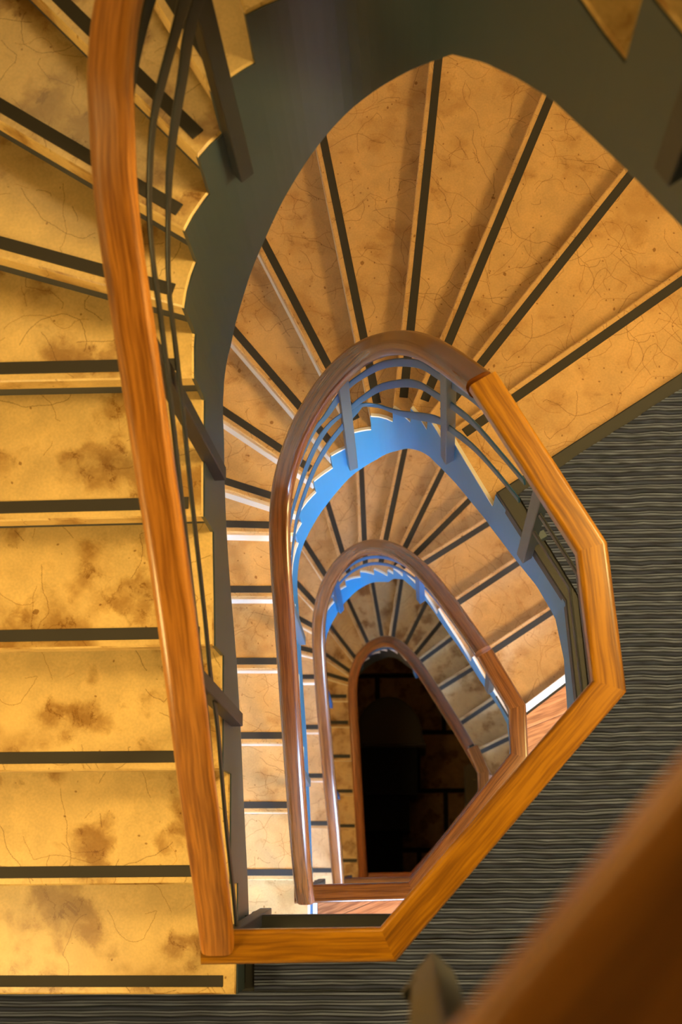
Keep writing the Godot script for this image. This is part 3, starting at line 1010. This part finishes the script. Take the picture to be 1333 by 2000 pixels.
# limestone: soft clouds, brown stains full of fine veins, hair cracks and pits
func stone_picture(seed_at: int, blotch: float, cracks: int, size := 1024) -> ImageTexture:
	var a := clouds(seed_at, 0.0045, 5, size, size, 30.0)
	var b := clouds(seed_at + 1, 0.013, 4, size, size, 40.0)
	var c := clouds(seed_at + 2, 0.16, 2, size, size)
	var v := clouds(seed_at + 3, 0.011, 5, size, size, 60.0, true)
	var data := PackedByteArray()
	data.resize(size * size * 3)
	var base := Color(1.0, 0.98, 0.94)
	var brown := Color(0.54, 0.41, 0.22)
	for i in size * size:
		var va := a[i] / 255.0
		var vb := b[i] / 255.0
		var vc := c[i] / 255.0
		var vv := smoothstep(0.74, 0.93, v[i] / 255.0)
		var stain := smoothstep(0.50, 0.80, va * 0.72 + vb * 0.34) * blotch
		var t := base.lerp(brown, clampf(stain * (0.55 + 0.5 * vb) + vv * (0.07 + stain * 0.75), 0.0, 0.9))
		var g := 0.85 + vb * 0.12 + vc * 0.07
		data[i * 3] = int(clampf(t.r * g, 0, 1) * 255)
		data[i * 3 + 1] = int(clampf(t.g * g, 0, 1) * 255)
		data[i * 3 + 2] = int(clampf(t.b * g, 0, 1) * 255)
	var img := Image.create_from_data(size, size, false, Image.FORMAT_RGB8, data)
	var r := RandomNumberGenerator.new()
	r.seed = seed_at
	for i in cracks:
		var p := Vector2(r.randf() * size, r.randf() * size)
		var ang := r.randf() * TAU
		var turn := 0.0
		var dark := r.randf_range(0.6, 0.9)
		var run := r.randi_range(15, 170)
		for s in run:
			if r.randf() < 0.08: turn = r.randf_range(-0.5, 0.5)
			ang += turn * 0.12 + r.randf_range(-0.12, 0.12)
			turn *= 0.9
			p += Vector2(cos(ang), sin(ang))
			var q := Vector2i(posmod(int(p.x), size), posmod(int(p.y), size))
			var o := img.get_pixelv(q)
			var k := lerpf(dark, 1.0, 0.5 * r.randf())
			img.set_pixelv(q, Color(o.r * k, o.g * k * 0.92, o.b * k * 0.8))
			if r.randf() < 0.012: ang += r.randf_range(-1.3, 1.3)
	for i in cracks:                                      # pits and small fossils
		var p := Vector2i(r.randi_range(6, size - 7), r.randi_range(6, size - 7))
		var rad := r.randi_range(1, 2) if r.randf() < 0.93 else r.randi_range(3, 5)
		var squash := r.randf_range(0.5, 1.6)
		for dy in range(-rad, rad + 1):
			for dx in range(-rad, rad + 1):
				if dx * dx * squash + dy * dy / squash <= rad * rad * 0.9:
					var o := img.get_pixel(p.x + dx, p.y + dy)
					img.set_pixel(p.x + dx, p.y + dy, Color(o.r * 0.74, o.g * 0.66, o.b * 0.54))
	return ImageTexture.create_from_image(img)


# straight grain along u
func wood_picture(seed_at: int) -> ImageTexture:
	var w := 1024
	var h := 512
	var soft := clouds(seed_at, 0.012, 3, 64, h)
	var fine := clouds(seed_at + 1, 0.05, 3, 128, h)
	var bend := clouds(seed_at + 2, 0.006, 2, w, 64)
	var data := PackedByteArray()
	data.resize(w * h * 3)
	for y in h:
		for x in w:
			var wob := (bend[(y / 8) * w + x] / 255.0 - 0.5) * 9.0
			var yy := posmod(int(y + wob), h)
			var fx := x / 16.0
			var x0 := int(fx) % 64
			var s0 := lerpf(soft[yy * 64 + x0], soft[yy * 64 + (x0 + 1) % 64], fx - floorf(fx)) / 255.0
			var gx := x / 8.0
			var x1 := int(gx) % 128
			var f0 := lerpf(fine[yy * 128 + x1], fine[yy * 128 + (x1 + 1) % 128], gx - floorf(gx)) / 255.0
			var g := clampf(0.50 + s0 * 0.36 + f0 * 0.38, 0.25, 1.0)
			var i := (y * w + x) * 3
			data[i] = int(g * 255)
			data[i + 1] = int(pow(g, 1.2) * 255)
			data[i + 2] = int(pow(g, 1.45) * 255)
	return ImageTexture.create_from_image(Image.create_from_data(w, h, false, Image.FORMAT_RGB8, data))


func textured(tex: Texture2D, tint: Color, rough: float, scale: Vector3) -> StandardMaterial3D:
	var m := plain(tint, rough)
	m.albedo_texture = tex
	m.uv1_scale = scale
	return m


func materials() -> void:
	var blotched := stone_picture(11, 0.75, 160)
	var veined := stone_picture(47, 0.32, 420)
	var us := Vector3(0.62, 0.62, 1)
	mats.stone_blotched = textured(blotched, Color(0.92, 0.81, 0.57), 0.34, us)
	mats.stone_veined = textured(veined, Color(0.88, 0.73, 0.52), 0.36, us)
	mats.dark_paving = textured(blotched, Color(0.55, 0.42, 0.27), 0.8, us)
	mats.stone_pink = textured(veined, Color(0.87, 0.71, 0.54), 0.4, us)
	mats.stone_deep = textured(blotched, Color(0.80, 0.68, 0.52), 0.4, us)
	mats.strip = plain(Color(0.20, 0.19, 0.18), 0.8)
	mats.riser_dark = plain(Color(0.26, 0.28, 0.31), 0.6)
	mats.riser_pale = plain(Color(0.87, 0.85, 0.82), 0.5)
	mats.paint = plain(Color(0.14, 0.44, 0.66), 0.42)
	mats.iron = plain(Color(0.13, 0.15, 0.175), 0.5)
	mats.blue_metal = plain(Color(0.10, 0.30, 0.48), 0.42)
	mats.slate = plain(Color(0.19, 0.255, 0.30), 0.42)
	mats.metal = plain(Color(0.25, 0.32, 0.40), 0.45)
	mats.trim = plain(Color(0.135, 0.145, 0.16), 0.55)
	mats.pale_metal = plain(Color(0.86, 0.84, 0.82), 0.35)
	mats.plaster = plain(Color(0.86, 0.83, 0.76), 0.9)
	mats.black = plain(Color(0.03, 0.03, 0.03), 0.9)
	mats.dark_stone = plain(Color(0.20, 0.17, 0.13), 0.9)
	var grain := wood_picture(3)
	var ws := Vector3(0.8, 4.4, 1)
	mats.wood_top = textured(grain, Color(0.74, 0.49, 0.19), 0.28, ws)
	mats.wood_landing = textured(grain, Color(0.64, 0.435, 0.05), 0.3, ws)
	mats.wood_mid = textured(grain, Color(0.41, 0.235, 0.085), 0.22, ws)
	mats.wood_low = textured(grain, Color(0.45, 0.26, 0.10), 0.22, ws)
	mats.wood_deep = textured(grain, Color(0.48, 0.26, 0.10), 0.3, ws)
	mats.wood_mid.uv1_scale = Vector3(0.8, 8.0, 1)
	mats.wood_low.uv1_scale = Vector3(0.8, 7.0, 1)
	for k: String in ["wood_top", "wood_landing", "wood_mid", "wood_low", "wood_deep"]:
		mats[k].clearcoat_enabled = true
		mats[k].clearcoat = 0.3
		mats[k].clearcoat_roughness = 0.18
	for i in 3:
		mats["plank_%d" % i] = textured(grain, [Color(0.74, 0.46, 0.27), Color(0.70, 0.43, 0.25), Color(0.77, 0.49, 0.30)][i], 0.4, Vector3(1.2, 4.0, 1))
	var c := plain(Color(1, 1, 1), 1.0)
	c.vertex_color_use_as_albedo = true
	mats.carpet = c
	var g := plain(Color(0.95, 0.98, 1.0, 0.08), 0.02)
	g.transparency = BaseMaterial3D.TRANSPARENCY_ALPHA
	mats.glass = g
